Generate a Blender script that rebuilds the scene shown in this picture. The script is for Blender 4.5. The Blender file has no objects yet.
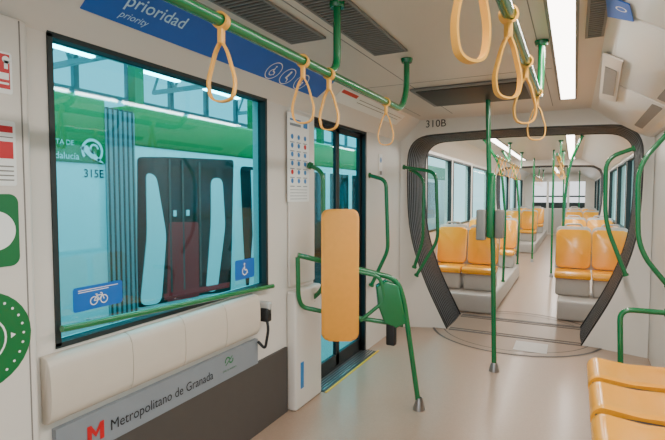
import bpy, bmesh, math, random
from mathutils import Vector as V, Matrix
random.seed(4)
C = bpy.context.scene.collection
F = 480.0; H = 1.5; PI = math.pi
p_ = math.atan(25/F); th = math.atan(242/F*math.cos(p_))
fw = V((-math.sin(th)*math.cos(p_), math.cos(th)*math.cos(p_), -math.sin(p_)))
rt = V((math.cos(th), math.sin(th), 0)); up = rt.cross(fw)
CAM = V((0, 0, H))
def hit(px, py, n, d):
    n = V(n); r = fw + rt*((px-332.5)/F) + up*((220-py)/F)
    return CAM + r*((d-n.dot(CAM))/n.dot(r))
def hx(px, py, x): return hit(px, py, (1,0,0), x)
def hy(px, py, y): return hit(px, py, (0,1,0), y)
def hz(px, py, z): return hit(px, py, (0,0,1), z)

# ------------------------------------------------------------ materials
def lin(h):
    c = [int(h[i:i+2], 16)/255 for i in (0, 2, 4)]
    return tuple((x/12.92 if x <= .04045 else ((x+.055)/1.055)**2.4) for x in c) + (1,)
def mat(name, hexc, rough=.5, metal=0, var=.06, scale=12, bump=0, emit=0, coat=0):
    m = bpy.data.materials.new(name); m.use_nodes = True; nt = m.node_tree; b = nt.nodes['Principled BSDF']
    c = lin(hexc); b.inputs['Roughness'].default_value = rough; b.inputs['Metallic'].default_value = metal
    if coat: b.inputs['Coat Weight'].default_value = coat; b.inputs['Coat Roughness'].default_value = .15
    nz = nt.nodes.new('ShaderNodeTexNoise'); nz.inputs['Scale'].default_value = scale; nz.inputs['Detail'].default_value = 3
    tc = nt.nodes.new('ShaderNodeTexCoord'); nt.links.new(tc.outputs['Object'], nz.inputs['Vector'])
    mx = nt.nodes.new('ShaderNodeMix'); mx.data_type = 'RGBA'
    mx.inputs['A'].default_value = tuple(x*(1-var) for x in c[:3])+(1,); mx.inputs['B'].default_value = tuple(min(1, x*(1+var)) for x in c[:3])+(1,)
    nt.links.new(nz.outputs['Fac'], mx.inputs['Factor']); nt.links.new(mx.outputs['Result'], b.inputs['Base Color'])
    if bump:
        bp = nt.nodes.new('ShaderNodeBump'); bp.inputs['Strength'].default_value = bump; bp.inputs['Distance'].default_value = .002
        nt.links.new(nz.outputs['Fac'], bp.inputs['Height']); nt.links.new(bp.outputs['Normal'], b.inputs['Normal'])
    if emit:
        b.inputs['Emission Color'].default_value = c; b.inputs['Emission Strength'].default_value = emit
    return m
def glassmat(name, tint, gloss=.07):
    m = bpy.data.materials.new(name); m.use_nodes = True; nt = m.node_tree; nt.nodes.clear()
    o = nt.nodes.new('ShaderNodeOutputMaterial'); t = nt.nodes.new('ShaderNodeBsdfTransparent'); g = nt.nodes.new('ShaderNodeBsdfGlossy')
    g.inputs['Roughness'].default_value = .03; t.inputs['Color'].default_value = tint + (1,)
    x = nt.nodes.new('ShaderNodeMixShader'); x.inputs[0].default_value = gloss
    nt.links.new(t.outputs[0], x.inputs[1]); nt.links.new(g.outputs[0], x.inputs[2]); nt.links.new(x.outputs[0], o.inputs[0])
    return m
M = dict(
 white=mat('white_panel', 'dfd8cf', .36, var=.03, scale=3), cove=mat('cove_white', 'ded8d0', .30, var=.03, scale=3),
 ceil=mat('ceiling_cream', 'd8cabb', .36, var=.03, scale=4), floor=mat('floor_vinyl', 'a58c78', .34, var=.12, scale=90, coat=.15), plate=mat('turntable_plate', '8f7967', .35, var=.12, scale=90, coat=.1),
 green=mat('green_paint', '02703c', .25, var=.04, coat=.5),
 orange=mat('orange_plastic', 'fcaa1e', .24, var=.04, coat=.35), tan=mat('orange_pad', 'f5a33c', .42, var=.05, scale=30),
 pad=mat('cream_pad', 'cfc3b4', .45, var=.04, scale=10, bump=.1), strip=mat('grey_strip', '868c92', .4),
 kick=mat('grey_kick_panel', '4d4743', .55), rubber=mat('dark_rubber', '1d1f20', .55), gasket=mat('window_gasket', '1e2a2a', .5), rub2=mat('bellows_rubber', '505256', .45, var=.15),
 black=mat('black', '0c0d0e', .3), steel=mat('steel', 'a8a8a8', .3, 1), grey=mat('grey_plastic', '8a8a86', .45), shell=mat('seat_shell', 'b6b2ac', .4),
 blue=mat('banner_blue', '1660be', .4), lblue=mat('text_light_blue', 'b8e0fa', .5), sblue=mat('sticker_blue', '0a66c0', .4), nblue=mat('notice_blue', '2f7dbd', .4),
 paper=mat('sign_white', 'f2f2ee', .4, var=.01), red=mat('sign_red', 'c81a22', .4), ink=mat('ink', '1b1c20', .5), strap=mat('strap_webbing', 'eeac48', .4, var=.05, scale=40),
 vent=mat('vent_dark', '211f1e', .5), vgrey=mat('vent_grey', '7d7771', .45), seam=mat('panel_seam', '837c76', .6), pod=mat('podium_grey', 'beb7af', .35),
 sgreen=mat('sticker_green', '086e36', .4), yel=mat('yellow_mark', 'e6b524', .5), tread=mat('step_tread', '4a4a49', .5, .5),
 led=mat('led_strip', 'fff4ea', .5, emit=10), led2=mat('hall_lamp_tube', 'ffffff', .5, emit=26),
 tgreen=mat('tram_green', '068a44', .3), twhite=mat('tram_white', 'e2e8e6', .3), tglass=mat('tram_dark_glass', '0a1a20', .08), tred=mat('tram_red', 'f01020', .3), tredrefl=mat('tram_red_reflection', 'e01420', .3), wedge=mat('tram_edge_grey', '8fa0a4', .4),
 hall=mat('hall_wall', 'aab6b8', .7), hfloor=mat('hall_concrete', '8f9490', .7, scale=2), beam=mat('hall_steel', 'd6e0e2', .5), hroof=mat('hall_roof', '6f8086', .7),
 glass=glassmat('tinted_window_glass', (.30, .82, .92)), glass2=glassmat('door_glass', (.30, .83, .92)), clear=glassmat('far_glass', (.72, .96, .98), .05))

# ------------------------------------------------------------ mesh builder
ORG = {}
def fil(pts, r, n=6):
    pts = [V(q) for q in pts]; out = [pts[0]]
    for i in range(1, len(pts)-1):
        a, b, c = pts[i-1], pts[i], pts[i+1]
        d1 = (a-b); d2 = (c-b); k = min(r, d1.length*.49, d2.length*.49)
        s = b+d1.normalized()*k; e = b+d2.normalized()*k
        for j in range(n+1):
            t = j/n; out.append(s*(1-t)**2+b*2*t*(1-t)+e*t*t)
    out.append(pts[-1]); return out
def rrect(x0, x1, y0, y1, r, n=5):
    o = []
    for cx, cy, a in ((x1-r, y1-r, 0), (x0+r, y1-r, 90), (x0+r, y0+r, 180), (x1-r, y0+r, 270)):
        for j in range(n+1):
            t = math.radians(a+90*j/n); o.append((cx+r*math.cos(t), cy+r*math.sin(t)))
    return o
class MB:
    def __init__(s): s.v = []; s.f = []; s.mi = []; s.m = 0
    def add(s, vs, fs):
        b = len(s.v); s.v += [V(q) for q in vs]; s.f += [tuple(i+b for i in f) for f in fs]; s.mi += [s.m]*len(fs); return s
    def box(s, a, b):
        x0, x1 = sorted((a[0], b[0])); y0, y1 = sorted((a[1], b[1])); z0, z1 = sorted((a[2], b[2]))
        return s.add([(x, y, z) for x in (x0, x1) for y in (y0, y1) for z in (z0, z1)],
              [(0,1,3,2), (4,6,7,5), (0,4,5,1), (2,3,7,6), (0,2,6,4), (1,5,7,3)])
    def bm(s, bm):
        bmesh.ops.recalc_face_normals(bm, faces=bm.faces)
        bm.verts.index_update(); s.add([v.co.copy() for v in bm.verts], [[v.index for v in f.verts] for f in bm.faces]); bm.free(); return s
    def prism(s, pts, vec, bev=0, seg=3):
        bm = bmesh.new(); vec = V(vec); n = len(pts)
        a = [bm.verts.new(V(q)) for q in pts]; b = [bm.verts.new(V(q)+vec) for q in pts]
        f1 = bm.faces.new(a); f2 = bm.faces.new(b[::-1])
        for i in range(n): bm.faces.new((a[i], b[i], b[(i+1) % n], a[(i+1) % n]))
        if bev:
            es = list(set(list(f1.edges)+list(f2.edges)))
            bmesh.ops.bevel(bm, geom=es, offset=bev, segments=seg, profile=.5, affect='EDGES', clamp_overlap=True)
        return s.bm(bm)
    def rbox(s, a, b, bev=.01, seg=3):
        bm = bmesh.new(); bmesh.ops.create_cube(bm, size=1)
        for v in bm.verts: v.co = V([(a[i]+b[i])/2+v.co[i]*abs(b[i]-a[i]) for i in range(3)])
        bmesh.ops.bevel(bm, geom=list(bm.edges), offset=bev, segments=seg, profile=.5, affect='EDGES', clamp_overlap=True)
        return s.bm(bm)
    def sweep(s, pts, prof, ref=None, closed=False):
        pts = [V(q) for q in pts]; n = len(pts); k = len(prof); vs = []; fs = []
        def tan(i):
            if closed: return (pts[(i+1) % n]-pts[i-1]).normalized()
            return (pts[min(i+1, n-1)]-pts[max(i-1, 0)]).normalized()
        t = tan(0); u = V(ref) if ref else (V((0,0,1)) if abs(t.z) < .9 else V((1,0,0)))
        u = (u-t*u.dot(t)).normalized()
        for i in range(n):
            t = tan(i)
            if ref: u = V(ref)
            u = (u-t*u.dot(t)).normalized(); w = t.cross(u)
            vs += [pts[i]+u*a+w*b for a, b in prof]
        for i in range(n if closed else n-1):
            for j in range(k):
                a = i*k+j; b = i*k+(j+1) % k; i2 = (i+1) % n
                fs.append((a, b, i2*k+(j+1) % k, i2*k+j))
        if not closed: fs.append(tuple(range(k))[::-1]); fs.append(tuple((n-1)*k+j for j in range(k)))
        return s.add(vs, fs)
    def tube(s, pts, r, fr=0, seg=12, closed=False):
        if fr: pts = fil(pts, fr)
        return s.sweep(pts, [(r*math.cos(2*PI*j/seg), r*math.sin(2*PI*j/seg)) for j in range(seg)], closed=closed)
    def lathe(s, c, prof, seg=20):
        c = V(c); vs = []; fs = []; k = len(prof)
        for j in range(seg):
            a = 2*PI*j/seg; vs += [c+V((r*math.cos(a), r*math.sin(a), z)) for r, z in prof]
        for j in range(seg):
            for i in range(k-1): a = j*k+i; b = ((j+1) % seg)*k+i; fs.append((a, b, b+1, a+1))
        return s.add(vs, fs)
    def build(s, name, mats, parent=None, smooth=True, ang=38):
        if not isinstance(mats, (list, tuple)): mats = [mats]
        me = bpy.data.meshes.new(name)
        if parent is not None: o0 = ORG[parent.name]
        else:
            xs = [[q[i] for q in s.v] for i in range(3)]
            o0 = V(((min(xs[0])+max(xs[0]))/2, (min(xs[1])+max(xs[1]))/2, min(xs[2])))
        me.from_pydata([tuple(q-o0) for q in s.v], [], s.f)
        for m in mats: me.materials.append(m)
        for i, pl in enumerate(me.polygons): pl.material_index = s.mi[i]; pl.use_smooth = smooth
        me.update()
        if smooth:
            try: me.set_sharp_from_angle(angle=math.radians(ang))
            except Exception: pass
        o = bpy.data.objects.new(name, me); C.objects.link(o)
        if parent is not None: o.parent = parent
        else: o.location = o0
        ORG[o.name] = o0
        return o
def root(name, loc, label, cat, group=None):
    o = bpy.data.objects.new(name, None); C.objects.link(o); o.location = loc; o.empty_display_size = .1
    ORG[o.name] = V(loc); return tag(o, label, cat, group)
def tag(o, label, cat, group=None):
    o['label'] = label; o['category'] = cat
    if group: o['group'] = group
    return o
def struct(o): o['kind'] = 'structure'; return o
def dup(o, loc=None, rz=None, label=None, group=None, parent=None):
    c = o.copy(); C.objects.link(c)
    if parent is not None: c.parent = parent
    if loc is not None: c.location = loc
    if rz is not None: c.rotation_euler = (0, 0, rz)
    if label: c['label'] = label
    if group: c['group'] = group
    for ch in list(o.children): dup(ch, parent=c)
    return c
_tc = {}
def textdata(st, bold=0, shear=0):
    k = (st, bold, shear)
    if k not in _tc:
        cu = bpy.data.curves.new('txt', 'FONT'); cu.body = st; cu.offset = bold; cu.shear = shear; cu.resolution_u = 3
        ob = bpy.data.objects.new('txt', cu); C.objects.link(ob)
        dg = bpy.context.evaluated_depsgraph_get(); me = bpy.data.meshes.new_from_object(ob.evaluated_get(dg))
        _tc[k] = ([v.co.copy() for v in me.vertices], [tuple(pp.vertices) for pp in me.polygons])
        bpy.data.objects.remove(ob); bpy.data.meshes.remove(me)
    return _tc[k]
class Decal:
    def __init__(s, mb, o, ux, uy, eps=.002):
        s.mb = mb; s.o = V(o); s.ux = V(ux).normalized(); s.uy = V(uy).normalized(); s.n = s.ux.cross(s.uy); s.e = eps
    def pt(s, x, y): return s.o+s.ux*x+s.uy*y+s.n*s.e
    def poly(s, pts, m=0, e=None):
        s.mb.m = m
        if e is not None: s.e = e
        s.mb.add([s.pt(*q) for q in pts], [tuple(range(len(pts)))]); return s
    def rect(s, x0, y0, x1, y1, m=0, e=None): return s.poly([(x0, y0), (x1, y0), (x1, y1), (x0, y1)], m, e)
    def rr(s, x0, y0, x1, y1, r, m=0, e=None): return s.poly(rrect(x0, x1, y0, y1, r), m, e)
    def disc(s, x, y, r, m=0, e=None, n=32): return s.poly([(x+r*math.cos(2*PI*i/n), y+r*math.sin(2*PI*i/n)) for i in range(n)], m, e)
    def ring(s, x, y, r0, r1, m=0, e=None, a0=0, a1=360, n=28):
        if e is not None: s.e = e
        s.mb.m = m; vs = []
        for i in range(n+1):
            a = math.radians(a0+(a1-a0)*i/n); vs += [s.pt(x+r0*math.cos(a), y+r0*math.sin(a)), s.pt(x+r1*math.cos(a), y+r1*math.sin(a))]
        s.mb.add(vs, [(2*i, 2*i+1, 2*i+3, 2*i+2) for i in range(n)]); return s
    def line(s, x0, y0, x1, y1, w, m=0, e=None):
        d = V((x1-x0, y1-y0)); d.normalize(); q = V((-d.y, d.x))*w/2
        return s.poly([(x0-q.x, y0-q.y), (x1-q.x, y1-q.y), (x1+q.x, y1+q.y), (x0+q.x, y0+q.y)], m, e)
    def text(s, st, x, y, width, m=0, e=None, bold=0, shear=0, hs=1):
        if e is not None: s.e = e
        vs, fs = textdata(st, bold, shear); x0 = min(v.x for v in vs); x1 = max(v.x for v in vs); k = width/(x1-x0)
        s.mb.m = m; s.mb.add([s.pt(x+(v.x-x0)*k, y+v.y*k*hs) for v in vs], fs); return s
    def wheelchair(s, x, y, r, m, w):
        s.ring(x-.05*r, y-.25*r, .38*r, .38*r+w, m, a0=100, a1=330); s.disc(x-.1*r, y+.62*r, .13*r, m)
        s.line(x-.1*r, y+.45*r, x-.05*r, y-.1*r, w*1.3, m); s.line(x-.05*r, y-.1*r, x+.35*r, y-.12*r, w*1.3, m); s.line(x+.33*r, y-.1*r, x+.5*r, y-.55*r, w*1.3, m)
    def bike(s, x, y, r, m, w):
        for q in (-.6, .6): s.ring(x+q*r, y-.2*r, .36*r, .36*r+w, m)
        for a in ((-.6,-.2,-.25,.3), (-.25,.3,.4,.3), (.6,-.2,.35,.5), (-.6,-.2,0,-.2), (0,-.2,.4,.3), (0,-.2,-.3,.45), (.35,.5,.15,.5), (-.42,.45,-.18,.45)):
            s.line(x+a[0]*r, y+a[1]*r, x+a[2]*r, y+a[3]*r, w, m)
Y_, Z_ = (0,1,0), (0,0,1)
LX, RX, CX, CZ = -1.76, .64, -.56, 2.32
GY = 5.32; GB = 6.04     # gangway plane and its far end

# ------------------------------------------------------------ shell
fl = struct(MB().box((-1.86, -1.2, -.06), (.74, 20, 0)).build('floor', M['floor'], smooth=False))
def flatring(mb, c, r0, r1, z, a0=0, a1=360, n=64):
    vs = []
    for i in range(n+1):
        a = math.radians(a0+(a1-a0)*i/n)
        for r in (r0, r1): vs.append((c[0]+r*math.cos(a), c[1]+r*math.sin(a), z))
    mb.add(vs, [(2*i, 2*i+1, 2*i+3, 2*i+2) for i in range(n)])
TC = (CX, 5.60)
tr = MB(); flatring(tr, TC, .0, .86, .0025); tr.build('turntable_plate', M['plate'], fl, smooth=False)
tr = MB(); flatring(tr, TC, .865, .893, .003); tr.build('turntable_seam', M['kick'], fl, smooth=False)
tr = MB(); flatring(tr, TC, .76, .774, .0035); tr.build('turntable_seam', M['kick'], fl, smooth=False)
for a_, b_ in ((GY-.02, GY+.02), (GY+.06, GY+.085), (GB-.10, GB-.07), (GB-.03, GB+.04)): MB().box((-1.22, a_, .0), (.10, b_, .006)).build('threshold_strip', M['kick'], fl)
MB().box((-.50, 4.88, 0), (-.2, 5.20, .005)).build('floor_hatch', M['shell'], fl)

def sidewall(x0, x1, y0, y1, holes, ztop, name='wall_left'):
    mb = MB(); ys = sorted(holes); cur = y0
    for ya, yb, za, zb in ys:
        mb.box((x0, cur, 0), (x1, ya, ztop))
        if za > 0: mb.box((x0, ya, 0), (x1, yb, za))
        if zb < ztop: mb.box((x0, ya, zb), (x1, yb, ztop))
        cur = yb
    mb.box((x0, cur, 0), (x1, y1, ztop))
    return struct(mb.build(name, M['white'], smooth=False))
wn = [0]
def window(x, sgn, ya, yb, za, zb, gm, t=.02):
    wn[0] += 1; mb = MB(); xi = x+.008*sgn; xo = x-.05*sgn
    for q in (((xo, ya-.008, za-.008), (xi, yb+.008, za+t)), ((xo, ya-.008, zb-t), (xi, yb+.008, zb+.008)), ((xo, ya-.008, za), (xi, ya+t, zb)), ((xo, yb-t, za), (xi, yb+.008, zb))): mb.box(*q)
    w = struct(mb.build('window_%d' % wn[0], M['gasket'], smooth=False))
    MB().box((x-.03*sgn, ya+t, za+t), (x-.036*sgn, yb-t, zb-t)).build('pane', gm, w, smooth=False)
    return w
YW0 = hx(53, 200, LX).y; YW1 = hx(266, 200, LX).y; ZW0 = .92; ZW1 = 2.10
YD0, YD1, ZD = 3.17, 4.22, 2.09
wl = sidewall(-1.86, LX, -1.2, GY, [(YW0, YW1, ZW0, ZW1), (YD0, YD1, 0, ZD)], 2.12)
window(LX, 1, YW0, YW1, ZW0, ZW1, M['glass'], .012)
wr = sidewall(RX, .74, -1.2, GY, [(-.6, 1.2, .95, 2.0), (1.7, 3.3, .95, 2.0)], 2.06, 'wall_right')
window(RX, -1, -.6, 1.2, .95, 2.0, M['clear']); window(RX, -1, 1.7, 3.3, .95, 2.0, M['clear'])
mb = MB(); yq = hx(34, 200, -1.70).y
mb.rbox((-1.758, -1.2, 0), (-1.70, yq, 2.10), .02); struct(mb.build('trim_1', M['white']))
ys_ = hx(24, 200, -1.70).y
MB().box((-1.701, ys_, 0), (-1.698, ys_+.004, 2.09)).build('panel_seam', M['seam'], bpy.data.objects['trim_1'])
def shell_top(y0, y1):
    c = struct(MB().box((-1.53, y0, CZ), (.12, y1, CZ+.05)).build('ceiling', M['ceil'], smooth=False))
    for nm, prof in (('trim_2', [(-1.86, 2.12), (-1.76, 2.10), (-1.68, 2.20), (-1.53, 2.32), (-1.53, 2.37), (-1.86, 2.37)]),
                     ('trim_3', [(.74, 2.06), (.64, 2.03), (.60, 2.03), (.12, 2.32), (.12, 2.37), (.74, 2.37)])):
        struct(MB().prism([(x, y0, z) for x, z in prof], (0, y1-y0, 0)).build(nm, M['cove'], ang=20))
    return c
ce = shell_top(-1.2, GY)
for x in (-1.45, -1.12, -.20): MB().box((x, -1, CZ-.0015), (x+.005, 4.9, CZ)).build('panel_seam', M['seam'], ce)
MB().box((-1.5, 3.45, CZ-.0015), (-.15, 3.455, CZ)).build('panel_seam', M['seam'], ce)
def vent(x0, x1, y0, y1, label):
    r = root('ceiling_vent', (x0, y0, CZ-.012), label, 'air vent', 'ceiling air vents')
    mb = MB(); t = .012
    for q in (((x0, y0), (x1, y0+t)), ((x0, y1-t), (x1, y1)), ((x0, y0), (x0+t, y1)), ((x1-t, y0), (x1, y1))): mb.box((*q[0], CZ-.012), (*q[1], CZ-.001))
    mb.build('frame', M['vgrey'], r, smooth=False)
    MB().box((x0+t, y0+t, CZ-.003), (x1-t, y1-t, CZ-.001)).build('backing', M['vent'], r, smooth=False)
    mb = MB(); n = int((y1-y0)/.03)
    for i in range(n):
        y = y0+t+(y1-y0-2*t)*(i+.5)/n; mb.box((x0+t, y-.006, CZ-.010), (x1-t, y+.006, CZ-.004))
    mb.build('slats', M['vgrey'], r, smooth=False)
vent(-1.38, -1.17, .9, 2.25, 'long slatted grey air vent in the ceiling between blue banner and green rail')
vent(-1.06, -.86, 1.55, 2.65, 'slatted ceiling vent just right of the ceiling rail bracket')
vent(.03, .115, .6, 2.85, 'narrow dark ceiling vent beside the light strip on the right')
r = root('ceiling_hatch', (-.72, 3.9, CZ-.02), 'dark rectangular ceiling panel just before the gangway arch', 'ceiling panel')
MB().rbox((-1.16, 3.62, CZ-.02), (-.30, 4.36, CZ-.001), .008).build('frame', M['vgrey'], r)
MB().rbox((-1.12, 3.66, CZ-.026), (-.34, 4.32, CZ-.018), .003).build('panel', M['vent'], r)
def ledlight(x0, x1, y0, y1, label, power):
    r = root('light_strip', ((x0+x1)/2, y0, CZ-.03), label, 'ceiling light')
    mb = MB(); mb.box((x0-.015, y0, CZ-.014), (x0, y1, CZ-.001)); mb.box((x1, y0, CZ-.014), (x1+.015, y1, CZ-.001)); mb.box((x0-.015, y1, CZ-.014), (x1+.015, y1+.015, CZ-.001)); mb.build('housing', M['vgrey'], r, smooth=False)
    MB().box((x0, y0, CZ-.010), (x1, y1, CZ-.002)).build('diffuser', M['led'], r, smooth=False)
    L = bpy.data.lights.new('strip_lamp', 'AREA'); L.shape = 'RECTANGLE'; L.size = x1-x0; L.size_y = y1-y0; L.energy = power; L.color = (1, .95, .89)
    o = bpy.data.objects.new('strip_lamp', L); o.location = ((x0+x1)/2, (y0+y1)/2, CZ-.02); C.objects.link(o)
ledlight(-.12, -.015, -.8, 4.55, 'long bright light strip in the near ceiling right of the straps', 68)

# ------------------------------------------------------------ gangway
AX = -.575
def arch(k=1.0, hi=0):
    h = [(-.675, 0), (-.95, .54), (-1.12, 1.06), (-1.15, 1.6), (-1.14, 2.165), (-.55, 2.185), (0, 2.195)]
    L = [V((x, 0, z)) for x, z in h]; R = [V((-x, 0, z)) for x, z in h[:-1][::-1]]
    pts = fil(L+R, .27, 8); q = [V((x_.x*k, 0, 1.0+(x_.z-1.0)*k if x_.z > .01 else 0)) for x_ in pts]
    return [(AX+a.x, a.z) for a in q]
def surround(y, name, flare=.14):
    A = arch(); vs = []; fs = []
    for x, z in A:
        dx = x-CX; sx = 1.195/max(abs(dx), 1e-6); sz = 2.318/max(z, 1e-6); s = max(1.001, min(sx, sz))
        O = V((CX+dx*s, y-flare, z*s)); I = V((x, y, z)); mid = I.lerp(O, .25); mid.y = y-flare*.05
        vs += [I+V((0, .03, 0)), I, mid, O]
    for i in range(len(A)-1):
        for j in range(3): fs.append((4*i+j, 4*i+j+1, 4*i+5+j, 4*i+4+j))
    w = MB(); w.add(vs, fs); return struct(w.build(name, M['white'], ang=60))
def bellows(y0, y1, label):
    r = root('gangway_bellows', (CX, (y0+y1)/2, 0), label, 'gangway bellows')
    n = 13; A0 = arch(1.0); m = len(A0); rows = []
    for k in range(n):
        for a_, off in ((0, .03), (.12, -.004), (.55, -.004), (.67, .03)):
            q = (k+a_)/n; rows.append((y0+(y1-y0)*q, 1.0-.022*math.sin(PI*q)+off))
    vs = [(x, yy, z) for yy, kk in rows for x, z in arch(kk)]
    mb = MB()
    fs = [[(k*m+i, k*m+i+1, (k+1)*m+i+1, (k+1)*m+i) for i in range(m-1)] for k in range(len(rows)-1)]
    mb.v = [V(v) for v in vs]
    for k, ff in enumerate(fs):
        mb.f += ff; mb.mi += [1 if k % 4 == 1 else 0]*len(ff)
    mb.build('bellows', [M['rubber'], M['rub2']], r, ang=20)
    for yy in (y0-.008, y1+.004):
        mb = MB(); mb.sweep([(x, yy, z) for x, z in A0], [(-.013, -.012), (.013, -.012), (.013, .012), (-.013, .012)]); mb.build('edge_seal', M['rubber'], r)
sr = surround(GY, 'wall_far')
a = hy(427, 130, GY-.10); b = hy(447, 124, GY-.10)
d = Decal(MB(), (a.x, GY-.14, 2.235), (1, 0, 0), Z_, .002); d.text('310B', 0, 0, b.x-a.x, bold=0)
tag(d.mb.build('carriage_number', M['ink']), 'black carriage number 310B on the white rim above the gangway arch', 'number')
bellows(GY+.02, GB, 'dark ribbed rubber bellows lining the nearest gangway arch')
surround(GB+.03, 'wall_far', flare=-.05)
bellows(12.36, 12.9, 'dark bellows of the farther gangway down the tram')
surround(12.33, 'wall_far'); surround(12.93, 'wall_far', flare=-.05)
def carriage(y0, y1, wins):
    sidewall(-1.86, LX, y0, y1, [(a_, b_, 1.0, 2.05) for a_, b_ in wins], 2.12)
    sidewall(RX, .74, y0, y1, [(a_, b_, 1.0, 1.98) for a_, b_ in wins], 2.06, 'wall_right')
    for a_, b_ in wins: window(LX, 1, a_, b_, 1.0, 2.05, M['clear']); window(RX, -1, a_, b_, 1.0, 1.98, M['clear'])
    shell_top(y0, y1)
carriage(GB+.05, 12.33, [(6.3, 7.7), (7.85, 9.3), (9.5, 11.4)])
carriage(12.95, 20, [(13.3, 15.1), (15.5, 17.2), (17.6, 19.4)])
ledlight(-.12, -.015, 6.15, 12.1, 'bright light strip in the ceiling of the second carriage, right row', 60)
ledlight(-1.14, -1.03, 6.15, 12.1, 'bright light strip in the ceiling of the second carriage, left row', 60)
ledlight(-.60, -.50, 13.2, 19.6, 'distant light strip in the ceiling of the last carriage', 65)
mb = MB(); mb.box((-1.86, 20, 0), (.74, 20.08, 1.0)); mb.box((-1.86, 20, 2.0), (.74, 20.08, 2.36)); mb.box((-1.86, 20, 1.0), (-1.45, 20.08, 2.0)); mb.box((.35, 20, 1.0), (.74, 20.08, 2.0)); mb.box((-.95, 20, 1.0), (-.87, 20.08, 2.0)); mb.box((-.25, 20, 1.0), (-.17, 20.08, 2.0))
ew = struct(mb.build('wall_back', M['white'], smooth=False))
MB().box((-1.45, 20.02, 1.42), (.35, 20.05, 1.48)).build('cab_rail', M['gasket'], ew); MB().box((-.87, 19.98, .05), (-.25, 20.0, .98)).build('cab_door', M['pod'], ew)
MB().box((-1.45, 20.02, 1.0), (.35, 20.05, 1.22)).build('cab_panel', M['gasket'], ew)

# ------------------------------------------------------------ left wall furniture
A, B = hx(62, 329, -1.715), hx(273, 286, -1.715)
r = root('window_rail', A, 'straight green rail running along the bottom of the big window', 'handrail')
MB().tube([A, B], .014).build('rail', M['green'], r)
for q in (.1, .5, .9):
    P = A.lerp(B, q); MB().tube([P, P+V((-.05, 0, -.0))], .008, seg=8).build('bracket', M['steel'], r)
r = root('leaning_pad', (-1.71, 1.7, .70), 'long cream padded leaning rest on the wall under the big window', 'padded rest')
prof = [(-1.756, .90), (-1.725, .90), (-1.700, .875), (-1.692, .81), (-1.692, .72), (-1.70, .67), (-1.722, .645), (-1.756, .645)]
y0 = hx(51, 380, -1.69).y; y1 = hx(261, 330, -1.69).y; cuts = [y0, y0+(y1-y0)*.28, y0+(y1-y0)*.52, y0+(y1-y0)*.76, y1]
for i in range(4):
    P = [V((q.x, cuts[i]+.0015, q.z)) for q in fil([(x, 0, z) for x, z in prof], .025, 3)]
    MB().prism(P, (0, cuts[i+1]-cuts[i]-.003, 0), .005, 2).build('pad', M['pad'], r, ang=60)
r = root('name_strip', (-1.745, 1.6, .44), 'grey strip reading Metropolitano de Granada below the padded rest', 'lettered strip')
ys0 = hx(56, 440, -1.735).y; ys1 = hx(258, 360, -1.735).y
MB().box((-1.759, ys0, .455), (-1.735, ys1, .61)).build('plate', M['strip'], r, smooth=False)
ya = hx(111, 432, -1.735).y; yb = hx(213, 383, -1.735).y
d = Decal(MB(), (-1.735, 0, 0), Y_, Z_, .002); d.text('Metropolitano de Granada', ya, .502, yb-ya, bold=0, hs=1.1); d.mb.build('lettering', M['ink'], r)
ym = hx(87, 432, -1.735).y; yn = hx(104, 432, -1.735).y
d = Decal(MB(), (-1.735, 0, 0), Y_, Z_, .002); w_ = yn-ym; h_ = .075; z_ = .488; q_ = w_*.26
d.poly([(ym, z_), (ym+q_, z_), (ym+q_, z_+h_*.6), (ym+w_*.5, z_+h_*.25), (ym+w_*.5, z_+h_*.55), (ym+q_*.9, z_+h_), (ym, z_+h_)])
d.poly([(ym+w_, z_), (ym+w_, z_+h_), (ym+w_-q_*.9, z_+h_), (ym+w_*.5, z_+h_*.55), (ym+w_*.5, z_+h_*.25), (ym+w_-q_, z_+h_*.6), (ym+w_-q_, z_)])
d.mb.build('logo', M['red'], r)
yc = hx(229, 374, -1.735).y
d = Decal(MB(), (-1.735, yc, .560), Y_, Z_, .002); d.ring(-.012, 0, .016, .024, 0, a0=20, a1=200); d.ring(.018, .0, .012, .020, 0, a0=200, a1=380); d.line(-.03, -.022, .03, .02, .006); d.text('Junta de Andalucía', -.055, -.055, .12); d.mb.build('emblem', M['sgreen'], r)
struct(MB().box((-1.759, y0-.2, .001), (-1.742, YD0-.40, .455)).build('baseboard_left', M['kick'], smooth=False))
r = root('wheelchair_belt', (-1.7, 2.4, .55), 'black belt clip hanging at the right end of the padded rest', 'belt')
P = hx(262, 306, -1.70); Q = hx(262, 350, -1.70)
MB().rbox((-1.756, P.y+.01, P.z-.06), (-1.66, P.y+.06, P.z+.02), .012).build('bracket', M['shell'], r)
MB().rbox((-1.72, P.y+.0, P.z-.10), (-1.66, P.y+.05, P.z-.015), .01).build('buckle', M['rubber'], r)
MB().tube([V((-1.68, P.y+.02, P.z-.08)), V((-1.66, P.y+.01, P.z-.14)), V((-1.69, Q.y+.02, Q.z)), V((-1.73, Q.y-.0, Q.z+.05))], .009, .03, 8).build('strap', M['rubber'], r)
r = root('door_pillar_box', (-1.73, 3.0, 0), 'white boxed base of the pillar between window and door', 'pillar box')
MB().rbox((-1.759, 2.78, 0), (-1.68, 3.16, .84), .02).build('body', M['white'], r)
P = hx(302, 362, -1.68); Q = hx(302, 388, -1.68)
MB().rbox((-1.682, P.y-.02, Q.z), (-1.675, P.y+.02, P.z), .002).build('reflector', M['nblue'], r)
struct(MB().rbox((-1.759, 2.80, .86), (-1.74, 3.16, 2.08), .01).build('trim_4', M['white']))
r = root('rules_notice', (-1.735, 2.95, 1.3), 'white notice with a grid of small blue pictograms on the door pillar', 'notice')
A = hx(288, 202, -1.735); B = hx(309, 122, -1.735)
MB().box((-1.7395, A.y, A.z), (-1.736, B.y, B.z+.03)).build('board', M['paper'], r, smooth=False)
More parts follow.
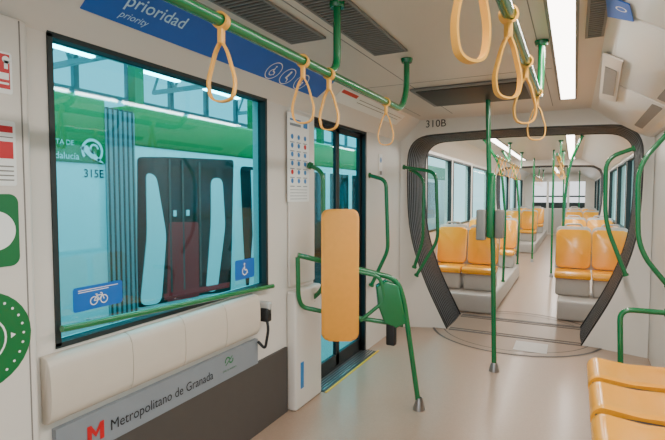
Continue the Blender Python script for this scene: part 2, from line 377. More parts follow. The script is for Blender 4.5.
d = Decal(MB(), (-1.736, A.y, A.z), Y_, Z_, .001); W = B.y-A.y; Hh = B.z-A.z+.03
for i in range(3):
    for j in range(6):
        c = (W*(.2+.3*i), Hh*(.24+.10*j)); d.disc(c[0], c[1], W*.06, (1 if (i, j) in ((0, 1), (2, 4)) else 0), n=16)
        d.rect(c[0]-W*.1, c[1]-W*.14, c[0]+W*.1, c[1]-W*.12, 2)
for j in range(4): d.rect(W*.1, Hh*(.03+.035*j), W*.9, Hh*(.036+.035*j), 2)
d.rect(W*.1, Hh*.86, W*.6, Hh*.89, 2); d.rr(W*.72, Hh*.86, W*.92, Hh*.93, .006, 0); d.rect(W*.1, Hh*.92, W*.6, Hh*.94, 0)
d.mb.build('pictograms', [M['nblue'], M['red'], M['strip']], r)
# banner
bo = V((-1.68, 0, 2.20)); uy = V((.15, 0, .12)).normalized(); nn = V(Y_).cross(uy); bd = nn.dot(bo); bw = .192
Y0 = hit(79, 9, nn, bd).y; Y1 = hit(322, 92, nn, bd).y
r = root('priority_banner', (-1.6, (Y0+Y1)/2, 2.2), 'blue priority banner with white pictograms on the cove above the window', 'banner')
mb = MB(); mb.prism([bo+uy*.004+V((0, Y0, 0)), bo+uy*.004+V((0, Y1, 0)), bo+uy*(bw-.004)+V((0, Y1+.02, 0)), bo+uy*(bw-.004)+V((0, Y0, 0))], nn*.004); mb.build('panel', M['blue'], r, smooth=False)
d = Decal(MB(), bo, Y_, uy, .006)
ta = hit(119, 12, nn, bd).y; tb = hit(186, 22, nn, bd).y
d.text('prioridad', ta, .090, tb-ta, bold=.006); d.text('priority', ta+.0, .034, (tb-ta)*.47, shear=.25); d.mb.build('lettering', M['lblue'], r)
d = Decal(MB(), bo, Y_, uy, .006)
for k, px in enumerate((268, 287, 306)):
    yy = hit(px, 76, nn, bd).y; d.ring(yy, .072, .058, .064)
    if k == 0: d.wheelchair(yy, .072, .05, 0, .006)
    elif k == 1: d.disc(yy, .105, .010); d.line(yy, .095, yy-.005, .055, .018); d.line(yy-.005, .06, yy+.025, .05, .009); d.line(yy+.022, .05, yy+.025, .03, .007)
    else: d.disc(yy-.01, .105, .010); d.line(yy-.01, .09, yy-.01, .04, .016); d.disc(yy+.014, .07, .008); d.line(yy+.014, .06, yy+.016, .04, .012)
d.mb.build('pictograms', M['paper'], r)
r = root('red_notice_strip', (-1.6, 3.4, 2.2), 'narrow white strip with red lettering on the cove above the door', 'notice')
Ya = hit(335, 96, nn, bd).y; Yb = hit(392, 128, nn, bd).y
MB().prism([bo+uy*.03+V((0, Ya, 0)), bo+uy*.03+V((0, Yb, 0)), bo+uy*.16+V((0, Yb, 0)), bo+uy*.16+V((0, Ya, 0))], nn*.003).build('panel', M['paper'], r, smooth=False)
d = Decal(MB(), bo, Y_, uy, .005); d.rect(Ya+.02, .12, Ya+.30, .15); d.rect(Ya+.36, .12, Yb-.04, .125, 1); d.rect(Ya+.36, .09, Yb-.1, .095, 1); d.mb.build('marks', [M['red'], M['seam']], r)
gx = LX-.026
for (x0, y0_, x1, y1_, kind, lab) in ((73, 309, 122, 283, 'b', 'blue bicycle space sticker on the lower left of the big window'), (235, 280, 254, 258, 'w', 'small blue wheelchair sticker at the lower right of the big window')):
    A = hx(x0, y0_, gx); B = hx(x1, y1_, gx); r = root('window_sticker', A, lab, 'sticker')
    W = B.y-A.y; zc = (hx((x0+x1)/2, (y0_+y1_)/2, gx)).z; hh = (.10 if kind == 'b' else .12)
    d = Decal(MB(), (gx, A.y, zc-hh/2), Y_, Z_, .001); d.rr(0, 0, W, hh, .012, 0); d.mb.build('backing', M['sblue'], r)
    d = Decal(MB(), (gx, A.y, zc-hh/2), Y_, Z_, .002)
    if kind == 'b':
        d.bike(W*.5, hh*.42, W*.17, 0, .004); d.rect(W*.1, hh*.84, W*.9, hh*.87)
        d.rect(W*.1, hh*.76, W*.7, hh*.79)
    else: d.wheelchair(W/2, hh/2, hh*.42, 0, .006)
    d.mb.build('symbol', M['paper'], r)
xs = -1.698
def sgn(name, label, px0, px1, pyt, pyb, fn, cat='sign', ext=0.0):
    B = hx(px1, (pyt+pyb)/2, xs); A = hx(px0, (pyt+pyb)/2, xs); zt = hx(px1, pyt, xs).z; zb = hx(px1, pyb, xs).z
    r = root(name, (xs, A.y, zb), label, cat); fn(r, A.y-ext, B.y, zb, zt)
def f1(r, ya, yb, zb, zt):
    d = Decal(MB(), (xs, ya, zb), Y_, Z_, .001); w = yb-ya; h = zt-zb; d.rr(0, 0, w, h, .008); d.mb.build('plate', M['paper'], r)
    d = Decal(MB(), (xs, ya, zb), Y_, Z_, .002); d.rect(.006, h*.12, w-.008, h*.95); d.mb.build('red_field', M['red'], r)
    d = Decal(MB(), (xs, ya, zb), Y_, Z_, .003); d.disc(w*.75, h*.82, .012); d.line(w*.75, h*.8, w*.75, h*.6, .012); d.line(w*.75, h*.74, w*.9, h*.78, .007); d.rect(w*.35, h*.22, w*.85, h*.27); d.rect(w*.35, h*.34, w*.85, h*.5); d.mb.build('symbol', M['paper'], r)
sgn('emergency_sign', 'red and white emergency sign on the near left pillar', -14, 12, 54, 95, f1)
def f2(r, ya, yb, zb, zt):
    d = Decal(MB(), (xs, ya, zb), Y_, Z_, .001); w = yb-ya; h = zt-zb; d.rr(0, 0, w, h, .008); d.mb.build('plate', M['paper'], r)
    d = Decal(MB(), (xs, ya, zb), Y_, Z_, .002)
    for j in range(4): d.rect(w*.3, h*(.08+.07*j), w*.92, h*(.10+.07*j), 1)
    d.rect(w*.3, h*.42, w*.92, h*.68, 0); d.rect(w*.3, h*.82, w*.92, h*.92, 0); d.rect(w*.3, h*.74, w*.92, h*.755, 1)
    d.mb.build('marks', [M['red'], M['seam']], r)
sgn('notice_plate', 'white notice with red blocks and small print on the near left pillar', -22, 16, 122, 186, f2)
def f3(r, ya, yb, zb, zt):
    w = yb-ya; h = zt-zb; d = Decal(MB(), (xs, ya, zb), Y_, Z_, .001); d.rr(0, 0, w, h, .03); d.mb.build('backing', M['sgreen'], r)
    d = Decal(MB(), (xs, ya, zb), Y_, Z_, .002); d.disc(w*.5, h*.5, h*.27); d.mb.build('symbol', M['paper'], r)
sgn('green_sign', 'green rounded sign above the round green sticker at the left edge', -32, 19, 194, 265, f3)
def f4(r, ya, yb, zb, zt):
    R_ = (zt-zb)/2; c = (yb-R_, (zt+zb)/2)
    d = Decal(MB(), (xs, 0, 0), Y_, Z_, .001); d.disc(*c, R_); d.mb.build('backing', M['sgreen'], r)
    d = Decal(MB(), (xs, 0, 0), Y_, Z_, .002)
    for k in range(26):
        a_ = 2*PI*k/26; d.disc(c[0]+R_*.84*math.cos(a_), c[1]+R_*.84*math.sin(a_), R_*.028, 0, n=8)
    d.ring(*c, R_*.46, R_*.50, 0); d.disc(*c, R_*.26, 0)
    for q in (0, 90, 180, 270):
        ca, sa = math.cos(math.radians(q)), math.sin(math.radians(q))
        d.poly([(c[0]+R_*(u*ca-v*sa), c[1]+R_*(u*sa+v*ca)) for u, v in ((.58, -.06), (.68, 0), (.58, .06))], 0)
    d.mb.build('symbol', M['paper'], r)
sgn('round_sticker', 'big round green sticker with white dotted ring at the left edge', -30, 31, 284, 376, f4, 'sticker')
P = hx(380, 168, LX)
r = root('door_sign', P, 'small white sign on the wall between door and gangway', 'sign')
MB().box((LX+.001, P.y-.04, P.z-.12), (LX+.006, P.y+.05, P.z+.14)).build('plate', M['paper'], r, smooth=False)
d = Decal(MB(), (LX+.006, P.y-.04, P.z-.12), Y_, Z_, .001); d.disc(.045, .20, .028, 0); d.mb.build('pictogram', M['nblue'], r)
d = Decal(MB(), (LX+.006, P.y-.04, P.z-.12), Y_, Z_, .001); d.rect(.01, .05, .08, .09, 0); d.mb.build('text_block', M['seam'], r)

# ------------------------------------------------------------ door
dx = -1.84
dr = MB(); 
for q in (((-1.86, YD0, 0), (-1.765, YD0+.025, ZD)), ((-1.86, YD1-.025, 0), (-1.765, YD1, ZD)), ((-1.86, YD0, ZD-.02), (-1.765, YD1, ZD))): dr.box(*q)
door = struct(dr.build('door_1', M['black'], smooth=False))
ym = (YD0+YD1)/2
for ya, yb in ((YD0+.027, ym-.003), (ym+.003, YD1-.027)):
    mb = MB(); t = .03
    for q in (((dx, ya, .02), (dx+.03, ya+t, ZD-.025)), ((dx, yb-t, .02), (dx+.03, yb, ZD-.025)), ((dx, ya, .02), (dx+.03, yb, .12)), ((dx, ya, ZD-.06), (dx+.03, yb, ZD-.025))): mb.box(*q)
    lf = mb.build('door_leaf', M['rubber'], door, smooth=False)
    MB().box((dx+.012, ya+t, .12), (dx+.018, yb-t, ZD-.06)).build('pane', M['glass2'], lf, smooth=False)
MB().box((-1.86, YD0, .0), (-1.66, YD1+.02, .005)).build('threshold', M['tread'], door, smooth=False)
for k in range(5): MB().box((-1.80+k*.026, YD0+.02, .005), (-1.788+k*.026, YD1, .009)).build('threshold_rib', M['steel'], door, smooth=False)
MB().box((-1.66, YD0, .0), (-1.645, YD1+.05, .006)).build('threshold_edge', M['yel'], door, smooth=False)

# ------------------------------------------------------------ grab rails
def grail(name, label, pts, r_=.0185, fr=.07, cat='grab rail', group=None, flanges=True):
    o = root(name, pts[0], label, cat, group); MB().tube(pts, r_, fr).build('tube', M['green'], o)
    if flanges:
        for e, nx in ((0, 1), (-1, -2)):
            P = V(pts[e]); dd = (V(pts[nx])-P).normalized(); MB().tube([P+dd*.001, P+dd*.022], .027, seg=14).build('flange', M['green'], o)
    return o
def ypts(y, *pp): return [hy(a_, b_, y) for a_, b_ in pp]
grail('grab_rail', 'bowed green grab rail on the left side of the door', ypts(3.05, (309, 165), (323, 172), (324, 288), (311, 300)), r_=.0165)
grail('grab_rail', 'bowed green grab rail on the right side of the door', ypts(4.28, (368, 175), (386, 180), (388, 250), (371, 286)))
grail('grab_rail', 'outer bowed green rail left of the gangway arch', ypts(5.05, (403, 167), (436, 172), (438, 240), (416, 276)), fr=.1)
grail('grab_rail', 'inner green upright left of the gangway arch', ypts(5.10, (410, 169), (424, 178), (423, 240), (414, 268)), fr=.1)
grail('grab_rail', 'bowed green rail right of the gangway arch', ypts(4.98, (635, 148), (606, 158), (605, 222), (626, 276)), fr=.16)
grail('grab_rail', 'large bowed green rail at the right edge of the photo', ypts(4.35, (669, 132), (638, 165), (638, 250), (669, 287)), fr=.2)
grail('seat_end_rail', 'low green tube rail beyond the bottom right seats', [hz(621, 413, 0)*1.0]+ypts(3.86, (620, 309), (668, 313)), fr=.08)
def crail(x, y0_, y1_, br, lab):
    o = root('ceiling_rail', (x, y0_, 2.0), lab, 'overhead rail')
    MB().tube([(x, y0_, 2.0), (x, y1_, 2.0), (x, y1_+.10, 2.12), (x, y1_+.10, CZ-.002)], .0175, .09).build('rail', M['green'], o)
    for yb_ in br: 
        MB().tube([(x, yb_-.10, 2.0), (x, yb_, 2.04), (x, yb_, CZ-.002)], .0165, .06).build('bracket', M['green'], o)
    for yb_ in list(br)+[y1_+.10]: MB().lathe((x, yb_, CZ-.027), [(0, 0), (.03, 0), (.036, .02), (.036, .025)]).build('flange', M['green'], o)
crail(-.92, .2, 2.72, [1.87], 'long green overhead rail on the left near the blue banner')
crail(-.175, .2, 2.72, [], 'green overhead rail near the light strip on the right')
crail(-.92, 6.5, 9.8, [8], 'green overhead rail in the second carriage, left side')
crail(-.20, 6.5, 9.8, [8], 'green overhead rail in the second carriage, right side')
crail(-.92, 13.5, 17, [15], 'distant green overhead rail in the last carriage, left side')
crail(-.20, 13.5, 17, [15], 'distant green overhead rail in the last carriage, right side')
def make_strap():
    o = root('hanging_strap', (0,0,0), 'yellow hanging strap', 'hanging strap', 'hanging straps in the near carriage')
    MB().sweep([(.0215*math.sin(a_), 0, .0215*math.cos(a_)) for a_ in [2*PI*k/20 for k in range(20)]], [(-.003, -.013), (.003, -.013), (.003, .013), (-.003, .013)], closed=True, ref=None).build('collar', M['strap'], o)
    pts = fil([(0, 0, -.055), (-.018, 0, -.085), (-.044, 0, -.175), (-.034, 0, -.222), (0, 0, -.232), (.034, 0, -.222), (.044, 0, -.175), (.018, 0, -.085), (0, 0, -.055)], .03, 5)
    MB().sweep(pts, [(-.009, -.0026), (.009, -.0026), (.009, .0026), (-.009, .0026)], ref=(0, 1, 0)).build('loop', M['strap'], o)
    MB().rbox((-.008, -.012, -.066), (.008, .012, -.018), .004).build('neck', M['strap'], o)
    return o
st = make_strap(); labs = [(-.92, 222, .25, 'large yellow strap nearest on the left overhead rail'), (-.92, 303, .3, 'yellow strap on the left rail, second from the near end'), (-.92, 329, .1, 'yellow strap on the left rail beside the middle bracket'), (-.92, 386, .2, 'yellow strap at the far end of the left overhead rail'),
        (-.175, 470, .95, 'largest yellow strap hanging from the right overhead rail'), (-.175, 507, .75, 'second nearest yellow strap on the right overhead rail'), (-.175, 525, .45, 'third yellow strap on the right overhead rail'), (-.175, 537, .2, 'smallest yellow strap at the far end of the right rail')]
for i, (x, px, rz, lb) in enumerate(labs):
    yy = hx(px, 100, x).y
    if i == 0: st.location = (x, yy, 2.0); st['label'] = lb; st.rotation_euler.z = rz; s = st
    else: s = dup(st, (x, yy, 2.0), rz, lb)
    if i == 4: s.scale = (.95, .95, 1.12)
for x in (-.92, -.20):
    for yy in (6.8, 7.15, 7.5, 8.2, 8.6, 9.0, 9.3): dup(st, (x, yy, 2.0), random.uniform(-.3, .3), 'small distant yellow strap in the second carriage', 'distant hanging straps')
    for yy in (13.9, 14.6, 15.6, 16.3): dup(st, (x, yy, 2.0), random.uniform(-.3, .3), 'tiny distant yellow strap in the last carriage', 'farthest hanging straps')
B0 = hz(494, 371, 0); T0 = hy(488, 108, B0.y); T0.z = CZ-.003
def centre_pole():
    o = root('floor_pole', B0, 'green floor to ceiling pole with card readers before the gangway', 'pole')
    MB().tube([B0, hy(493, 245, B0.y), hy(489, 175, B0.y), hy(488, 108, B0.y), T0], .020, .2).build('tube', M['green'], o)
    MB().lathe(B0, [(.044, 0), (.044, .006), (.029, .06), (.023, .075), (.020, .075)]).build('foot', M['steel'], o)
    MB().lathe((T0.x, T0.y, CZ-.023), [(.0, 0), (.03, 0), (.035, .02)]).build('flange', M['green'], o)
    P = hy(491, 212, B0.y); Q = hy(489, 185, B0.y)
    MB().rbox((P.x-.034, P.y-.035, P.z-.22), (P.x+.034, P.y+.035, Q.z+.10), .02).build('casing', M['green'], o)
    MB().rbox((P.x-.115, P.y-.05, P.z-.24), (P.x-.038, P.y+.05, P.z+.02), .014).build('card_reader', M['grey'], o)
    MB().rbox((P.x+.038, P.y-.05, P.z-.22), (P.x+.105, P.y+.05, P.z+.02), .014).build('card_reader', M['vgrey'], o)
centre_pole()
for px, py, lab in ((551, 277, 'thin green pole standing in the aisle of the second carriage'), (562, 246, 'distant thin green pole in the last carriage'), (532, 262, 'thin green pole on the left of the aisle in the second carriage'), (578, 240, 'distant thin green pole on the right in the last carriage')):
    P = hz(px, py, 0); P.x = max(P.x, -.82); o = root('floor_pole', P, lab, 'pole')
    MB().tube([P, (P.x, P.y, CZ-.002)], .019).build('tube', M['green'], o); MB().lathe(P, [(.04, 0), (.024, .06), (.019, .07)]).build('foot', M['steel'], o)

# ------------------------------------------------------------ perch barrier beside the door
n_ = V((-.5, 1, 0)); dn = 3.68
def bp(px, py, off=0):
    q = hit(px, py, n_, dn+off); q.x = max(q.x, -1.665); return q
o = root('perch_barrier', bp(419, 413), 'green tube barrier with orange back pad and steel foot beside the door', 'perch barrier')
MB().tube([bp(281, 254), bp(330, 263), bp(358, 269), bp(397, 279), bp(404, 300), bp(419, 408)], .018, .10).build('tube', M['green'], o)
MB().tube([bp(281, 256), bp(284, 296), bp(300, 307), bp(345, 316), bp(403, 325)], .016, .08).build('tube', M['green'], o)
foot = bp(419, 414); MB().lathe((foot.x, foot.y, 0), [(.042, 0), (.042, .006), (.028, .06), (.022, .085), (.017, .085)]).build('foot', M['steel'], o)
ax = V((1, .5, 0)).normalized(); nb = V((.5, -1, 0)).normalized()*-1
c0 = bp(340, 339, -.06); tp = bp(340, 209, -.06); hh = tp.z-c0.z; wd = (bp(358, 270, -.06)-bp(321, 270, -.06)).length/2
out = rrect(-wd, wd, 0, hh, .05, 6)
P = [c0+ax*x+V((0, 0, z)) for x, z in out]
MB().prism(P, -nb*.055, .02, 4).build('back_pad', M['tan'], o, ang=60)
A = [bp(376, 286), bp(386, 280), bp(398, 285), bp(406, 322), bp(396, 327), bp(384, 322), bp(378, 306)]
MB().prism([q-nb*.04 for q in A], nb*.10, .014, 3).build('bracket_housing', M['green'], o, ang=40)
MB().tube([bp(358, 271)-nb*.03, bp(380, 276)-nb*.03, bp(384, 300)-nb*.03, bp(360, 320)-nb*.02], .013, .05).build('loop', M['green'], o)
A = bp(392, 322); MB().rbox((A.x-.035, A.y-.03, A.z-.16), (A.x+.03, A.y+.02, A.z-.01), .01).build('latch', M['rubber'], o)

# ------------------------------------------------------------ seats
def make_seat(lbl):
    o = root('passenger_seat', (0,0,0), lbl, 'seat')
    w = .203; D = -.11
    prof = fil([(0, -.15, .335+D), (0, -.245, .335+D), (0, -.255, .385+D), (0, -.21, .425+D), (0, -.02, .40+D), (0, .17, .415+D), (0, .20, .38+D), (0, .12, .345+D), (0, -.15, .335+D)], .02, 3)[:-1]
    MB().prism([q+V((-w, 0, 0)) for q in prof], (2*w, 0, 0), .014, 3).build('cushion', M['orange'], o, ang=50)
    bu = V((0, .17, .98)).normalized(); b0 = V((0, .165, .42+D)); bn = V((0, -.98, .17)).normalized()
    MB().prism([b0+V((x, 0, 0))+bu*z for x, z in rrect(-w, w, 0, .50, .06)], bn*.04, .016, 3).build('backrest', M['orange'], o, ang=50)
    MB().prism([b0-bn*.002+V((x, 0, 0))+bu*z for x, z in rrect(-w-.006, w+.006, -.06, .545, .07)], -bn*.03, .01, 2).build('back_shell', M['shell'], o, ang=50)
    g0 = b0-bn*.012
    MB().tube([g0+V((-.10, 0, 0))+bu*.52, g0+V((-.09, 0, 0))+bu*.575, g0+V((.09, 0, 0))+bu*.575, g0+V((.10, 0, 0))+bu*.52], .012, .03, 8).build('grip', M['shell'], o)
    MB().rbox((-.195, -.17, 0), (.195, .17, .34+D), .03).build('pedestal', M['pod'], o)
    return o
s0 = make_seat('orange seat')
first = [True]
def seat(x, y, z, rz, lab, grp):
    if first[0]: first[0] = False; s0.location = (x, y, z); s0.rotation_euler.z = rz; s0['label'] = lab; s0['group'] = grp
    else: dup(s0, (x, y, z), rz, lab, grp)
def make_wall_seat():
    o = root('wall_seat', (0,0,0), 'wall seat', 'seat', 'orange wall seats at the bottom right')
    w = .19
    prof = fil([(.03, 0, .35), (-.02, 0, .355), (-.018, 0, .415), (.02, 0, .455), (.20, 0, .435), (.46, 0, .45)], .03, 4)
    ny = 14; vs = []; m = len(prof)
    for j in range(ny+1):
        q = -1+2*j/ny; e = abs(q); dz = .010*e**2 if e < .99 else 0
        for P in prof: vs.append((P.x, q*w, P.z+(dz if P.z > .40 else 0)))
    fs = [(j*m+i, j*m+i+1, (j+1)*m+i+1, (j+1)*m+i) for j in range(ny) for i in range(m-1)]
    b = len(vs)
    for j in range(ny+1): vs.append((.46, (-1+2*j/ny)*w, .35))
    for j in range(ny): fs.append((j*m+m-1, b+j, b+j+1, (j+1)*m+m-1)); fs.append((j*m, (j+1)*m, b+j+1, b+j))
    fs.append(tuple(range(m))+(b,)); fs.append((b+ny,)+tuple(range((ny+1)*m-1, ny*m-1, -1)))
    bm = bmesh.new(); bv = [bm.verts.new(v) for v in vs]
    for f in fs: bm.faces.new([bv[i] for i in f])
    MB().bm(bm).build('cushion', M['orange'], o, ang=50)
    MB().rbox((.05, -w+.02, .30), (.46, w-.02, .352), .01).build('seat_pan', M['kick'], o)
    MB().rbox((.0, -w-.058, .30), (.47, -w-.008, .425), .008).build('gap_shade_bar', M['rubber'], o)  # added dark bar, paints the shade in the gap between seats
    MB().prism([V((.485, y_, z_)) for y_, z_ in rrect(-w, w, .47, .92, .06)], (.022, 0, 0), .008).build('backrest', M['orange'], o, ang=50)
    MB().rbox((.18, -.13, 0), (.46, .13, .31), .02).build('pedestal', M['shell'], o)
    return o
P0 = hz(593, 357, .45)
ws = make_wall_seat(); xw = .115
for i, lb in enumerate(('orange wall seat at the bottom right, farthest of the three', 'orange wall seat at the bottom right, middle of the three', 'orange wall seat in the bottom right corner, nearest of the three')):
    loc = (xw, P0.y-.195-.448*i, 0)
    if i == 0: ws.location = loc; ws['label'] = lb
    else: dup(ws, loc, 0, lb)
PZ = .24
for nm, x0, x1, y0_, y1_, lab in (('l', -1.745, -.87, 6.2, 9.35, 'raised grey seat platform left of the aisle beyond the gangway'), ('r', -.16, .625, 6.3, 10.3, 'raised grey seat platform right of the aisle beyond the gangway'),
                              ('l', -1.745, -.87, 13.3, 19, 'distant seat platform left of the aisle in the last carriage'), ('r', -.16, .625, 13.3, 19, 'distant seat platform right of the aisle in the last carriage')):
    tag(MB().rbox((x0, y0_, 0), (x1, y1_, PZ), .03, 3).build('seat_platform', M['pod']), lab, 'seat platform')
SX = ((-1.53, 'window side left of the aisle'), (-1.103, 'aisle side left of the aisle'), (0.0, 'aisle side right of the aisle'), (.422, 'window side right of the aisle'))
for i, (yl, yr, rl) in enumerate([(6.62, 6.80, 'front row'), (8.9, 9.7, 'second row')]):
    for x, sl in SX:
        seat(x, yl if x < -.5 else yr, PZ, 0, 'orange seat beyond the gangway, %s, %s' % (rl, sl), 'orange seats in the second carriage')
for y in (14.2, 17.4):
    for x, sl in SX: seat(x, y, PZ, 0, 'small distant orange seat in the last carriage', 'orange seats in the last carriage')
grail('seat_rail', 'green bowed rail beside the left seats beyond the gangway', [(-.90, 7.3, PZ), (-.88, 7.3, 1.15), (-.95, 7.3, 1.9), (-1.2, 7.3, CZ-.003)], fr=.2)
grail('seat_rail', 'green bowed rail farther down the aisle on the left', [(-.90, 9.28, PZ), (-.88, 9.28, 1.15), (-.95, 9.28, 1.9), (-1.2, 9.28, CZ-.003)], fr=.2)
grail('seat_rail', 'green bowed rail beside the right seats beyond the gangway', [(-.13, 7.45, PZ), (-.13, 7.45, 1.3), (-.08, 7.45, 1.9), (.08, 7.45, CZ-.003)], fr=.2)

# ------------------------------------------------------------ right cove
ro = V((.60, 0, 2.03)); ru = V((-.48, 0, .29)).normalized(); rx_ = V((0, -1, 0)); rn = rx_.cross(ru)
for ya, yb, lab in ((.9, 2.42, 'nearest raised white cover panel on the upper right cove'), (2.45, 3.72, 'middle raised white cover panel on the upper right cove'), (3.75, 5.0, 'farthest raised white cover panel on the upper right cove')):
    o = root('cove_cover', ro+V((0, ya, 0)), lab, 'cover panel')
    MB().prism([ro+ru*s_+V((0, y_, 0)) for y_, s_ in rrect(ya, yb, .045, .50, .05)], rn*.014, .005, 2).build('panel', M['cove'], o)
    mb = MB(); mb.prism([ro+ru*s_+V((0, y_, 0))+rn*.014 for y_, s_ in rrect(ya+.08, yb-.08, .10, .17, .02)], rn*.002); mb.build('slot', M['seam'], o)
rd = rn.dot(ro+rn*.016)
def rcove(px, py): return hit(px, py, rn, rd)
r = root('blue_sign', rcove(618, 10), 'small blue sign on the right cove near the top edge', 'sign')
P = [rcove(606, -6), rcove(630, 4), rcove(634, 21), rcove(608, 16)]
MB().prism(P, rn*.004).build('plate', M['blue'], r, smooth=False)
A = rcove(622, 8); d = Decal(MB(), A, rx_, ru, .006); d.ring(0, 0, .018, .024); d.mb.build('symbol', M['paper'], r)
r = root('speaker_panel', rcove(612, 75), 'beige framed speaker panel on the right cove', 'speaker panel')
P = [rcove(604, 52), rcove(624, 60), rcove(617, 101), rcove(600, 97)]
MB().prism(P, rn*.012, .004).build('cover', M['ceil'], r)
c = sum(P, V((0,0,0)))/4; MB().prism([c+(q-c)*.62+rn*.013 for q in P], rn*.003).build('grille', M['vgrey'], r)

# ------------------------------------------------------------ depot outside
struct(MB().box((-16, -6, -.5), (10, 34, -.4)).build('floor', M['hfloor'], smooth=False))
struct(MB().box((-16, -6, 7.0), (-2.2, 34, 7.1)).build('ceiling', M['hroof'], smooth=False))
mb = MB(); mb.box((-14.2, -6, -.4), (-14, 34, 3.4)); mb.box((-14.2, -6, 6.2), (-14, 34, 7))
for k in range(21): mb.box((-14.15, -6+2*k-.09, 3.4), (-14, -6+2*k+.09, 6.2))
mb.box((-14.15, -6, 4.75), (-14.02, 34, 4.87)); struct(mb.build('wall_back', M['hall'], smooth=False))
for k, y in enumerate((1.0, 3.0, 5.0, 7.0, 9.0, 13, 18, 24)):
    mb = MB(); mb.box((-14, y, 5.2), (-2.3, y+.14, 5.34)); mb.box((-14, y, 6.35), (-2.3, y+.14, 6.49))
    for j in range(11):
        x = -14+j*1.06; mb.tube([(x, y+.07, 5.3), (x+.53, y+.07, 6.38), (x+1.06, y+.07, 5.3)], .05, seg=6)
    tag(mb.build('roof_truss', M['beam'], smooth=False), 'steel lattice truss across the depot roof outside', 'roof truss', 'depot roof trusses')
for k, y in enumerate((3, 7, 11, 15)):
    mb = MB(); mb.box((-8.2, y, -.4), (-8.0, y+.22, 6.9)); tag(mb.build('steel_column', M['tgreen'], smooth=False), 'green steel column standing in the depot outside', 'column', 'depot columns')
hl = None
for k in range(15):
    x = -6 - (k % 3)*2.4; y = .6+(k//3)*2.9
    if hl is None:
        hl = root('hall_lamp', (x, y, 4.9), 'bright tube lamp hanging from the depot roof outside', 'hall lamp', 'depot tube lamps')
        MB().box((x-.12, y, 4.95), (x+.12, y+1.8, 5.02)).build('housing', M['beam'], hl, smooth=False); MB().box((x-.09, y+.03, 4.91), (x+.09, y+1.77, 4.95)).build('tube', M['led2'], hl, smooth=False)
        MB().tube([(x, y+.9, 5.0), (x, y+.9, 7.0)], .012, seg=6).build('rod', M['beam'], hl)
    else: dup(hl, (x, y, 4.9))
L = bpy.data.lights.new('depot_fill_light', 'AREA'); L.shape = 'RECTANGLE'; L.size = 1.2; L.size_y = 14; L.energy = 850; L.color = (.95, .98, 1)  # added fill light without a fixture, brightens the neighbouring tram's side
o = bpy.data.objects.new('depot_fill_light', L); o.location = (-3.0, 7, 5.0); C.objects.link(o)
# neighbouring tram
TX = -4.2
def ty(px): return hx(px, 200, TX).y
t = root('tram', (TX-1.3, 8, -.35), 'green and white tram parked alongside outside the big window', 'tram')
MB().rbox((TX-2.5, -1, -.1), (TX, 18, 2.36), .10, 4).build('body', M['twhite'], t)
zl = hx(75, 164, TX).z; zr = hx(200, 154, TX).z
MB().rbox((TX-2.45, -1, zl), (TX+.012, ty(108), 2.46), .04).build('green_band', M['tgreen'], t)
MB().rbox((TX-2.45, ty(134), zr), (TX+.012, 18, 2.46), .04).build('green_band', M['tgreen'], t)
tb = MB(); n = 6; ya, yb = ty(106), ty(135)
for k in range(n): 
    a_ = ya+(yb-ya)*k/n; tb.rbox((TX-.1, a_+.02, 0), (TX+.03, a_+(yb-ya)/n-.02, 2.38), .015, 2)
tb.build('bellows', M['kick'], t)
MB().box((TX-.05, ya, 0), (TX+.016, yb, 2.36)).build('bellows_backing', M['wedge'], t, smooth=False)
def tpoly(name, m, pp, th_=.014, x0=0.0, fr=.12):
    pts = [hx(a_, b_, TX) for a_, b_ in pp]; pts = [V((TX+x0, q.y, q.z)) for q in pts]
    if fr: pts = fil([(pts[0]+pts[-1])/2]+pts+[(pts[0]+pts[-1])/2], fr, 4)[:-1]
    MB().prism(pts, (th_, 0, 0)).build(name, M[m], t, smooth=False)
tpoly('window_band', 'tglass', [(137, 157), (166, 157), (233, 160), (230, 292), (205, 294), (157, 304), (137, 308)], .012, 0, .05)
tpoly('door_pillar', 'twhite', [(145, 172), (155, 176), (165, 235), (160, 303), (139, 306), (146, 235)], .012, .012, .1)
tpoly('door_pillar', 'twhite', [(210, 178), (221, 178), (224, 225), (216, 291), (205, 292), (210, 225)], .012, .012, .1)
tpoly('red_band_and_reflection', 'tredrefl', [(168, 222), (197, 222), (198, 296), (166, 302)], .010, .012, .03)  # red reflection in the dark glass, painted as a flat coloured shape
tpoly('red_band_and_reflection', 'tred', [(163, 294), (228, 282), (228, 287), (163, 300)], .012, .013, 0)
tpoly('side_window', 'tglass', [(240, 166), (262, 168), (262, 285), (246, 288), (243, 235)], .010, .0, .08)
tpoly('door_pillar', 'twhite', [(250, 170), (256, 170), (258, 235), (254, 290), (248, 290), (252, 235)], .010, .011, 0)
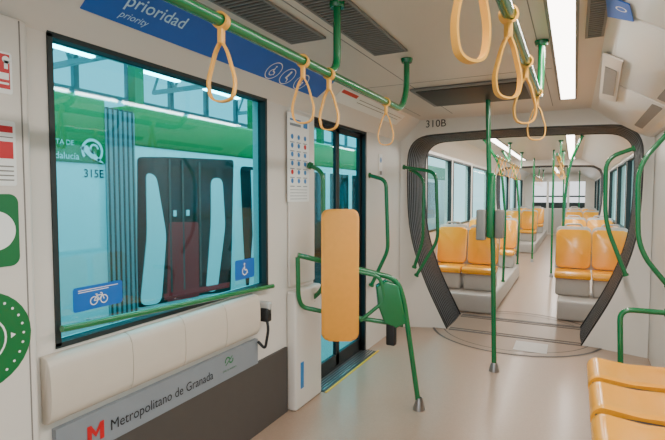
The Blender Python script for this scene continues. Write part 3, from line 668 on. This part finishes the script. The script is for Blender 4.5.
for a_, b_, z0, z1 in ((ty(268), ty(296), .75, zr-.1), (ty(300), ty(325), .1, zr-.1), (ty(330), ty(348), .1, zr-.1), (ty(352), 16, .75, zr-.1), (-.5, ty(30), .75, zl-.1)):
    MB().box((TX-.01, a_, z0), (TX+.012, b_, z1)).build('window', M['tglass'], t, smooth=False)
for q in (168, 181, 198): MB().box((TX+.01, ty(q), .36), (TX+.024, ty(q)+.025, zr-.1)).build('door_post', M['kick'], t, smooth=False)
MB().box((TX+.01, ty(172), 1.25), (TX+.022, ty(175), 1.32)).build('door_mark', M['twhite'], t, smooth=False); MB().box((TX+.01, ty(185), 1.25), (TX+.022, ty(188), 1.32)).build('door_mark', M['twhite'], t, smooth=False)
MB().box((TX, -1, -.2), (TX+.014, 18, .12)).build('skirt', M['rubber'], t, smooth=False)
d = Decal(MB(), (TX, 0, 0), Y_, Z_, .004); A = hx(84, 177, TX); d.text('315E', A.y, A.z, ty(104)-A.y, bold=.008); d.mb.build('number', M['ink'], t)
A = hx(55, 158, TX); B = ty(79); A.y -= .12
d = Decal(MB(), (TX+.018, 0, 0), Y_, Z_, .003); d.text('Andalucía', A.y, A.z, B-A.y, bold=.005); d.text('JUNTA DE', A.y, A.z+.13, (B-A.y)*.85); d.mb.build('lettering', M['paper'], t)
A = hx(91, 151, TX)
d = Decal(MB(), (TX+.018, 0, 0), Y_, Z_, .003); d.ring(A.y, A.z, .092, .118, 0, a0=-60, a1=215); d.poly([(A.y-.13, A.z+.02), (A.y-.02, A.z-.07), (A.y+.13, A.z-.12), (A.y+.02, A.z-.02), (A.y-.06, A.z+.05)]); d.ring(A.y+.02, A.z+.02, .03, .05, 0, a0=0, a1=270); d.mb.build('emblem', M['paper'], t)

# ------------------------------------------------------------ world, camera
w = bpy.data.worlds.new('World'); bpy.context.scene.world = w; w.use_nodes = True
bg = w.node_tree.nodes['Background']; bg.inputs[0].default_value = (.94, .96, 1, 1); bg.inputs[1].default_value = 1.7
cd = bpy.data.cameras.new('Camera'); co = bpy.data.objects.new('Camera', cd); C.objects.link(co)
cd.sensor_width = 36; cd.lens = F/665*36; cd.clip_start = .02
Rm = Matrix((rt, up, -fw)).transposed().to_4x4(); Rm.translation = CAM; co.matrix_world = Rm
bpy.context.scene.camera = co
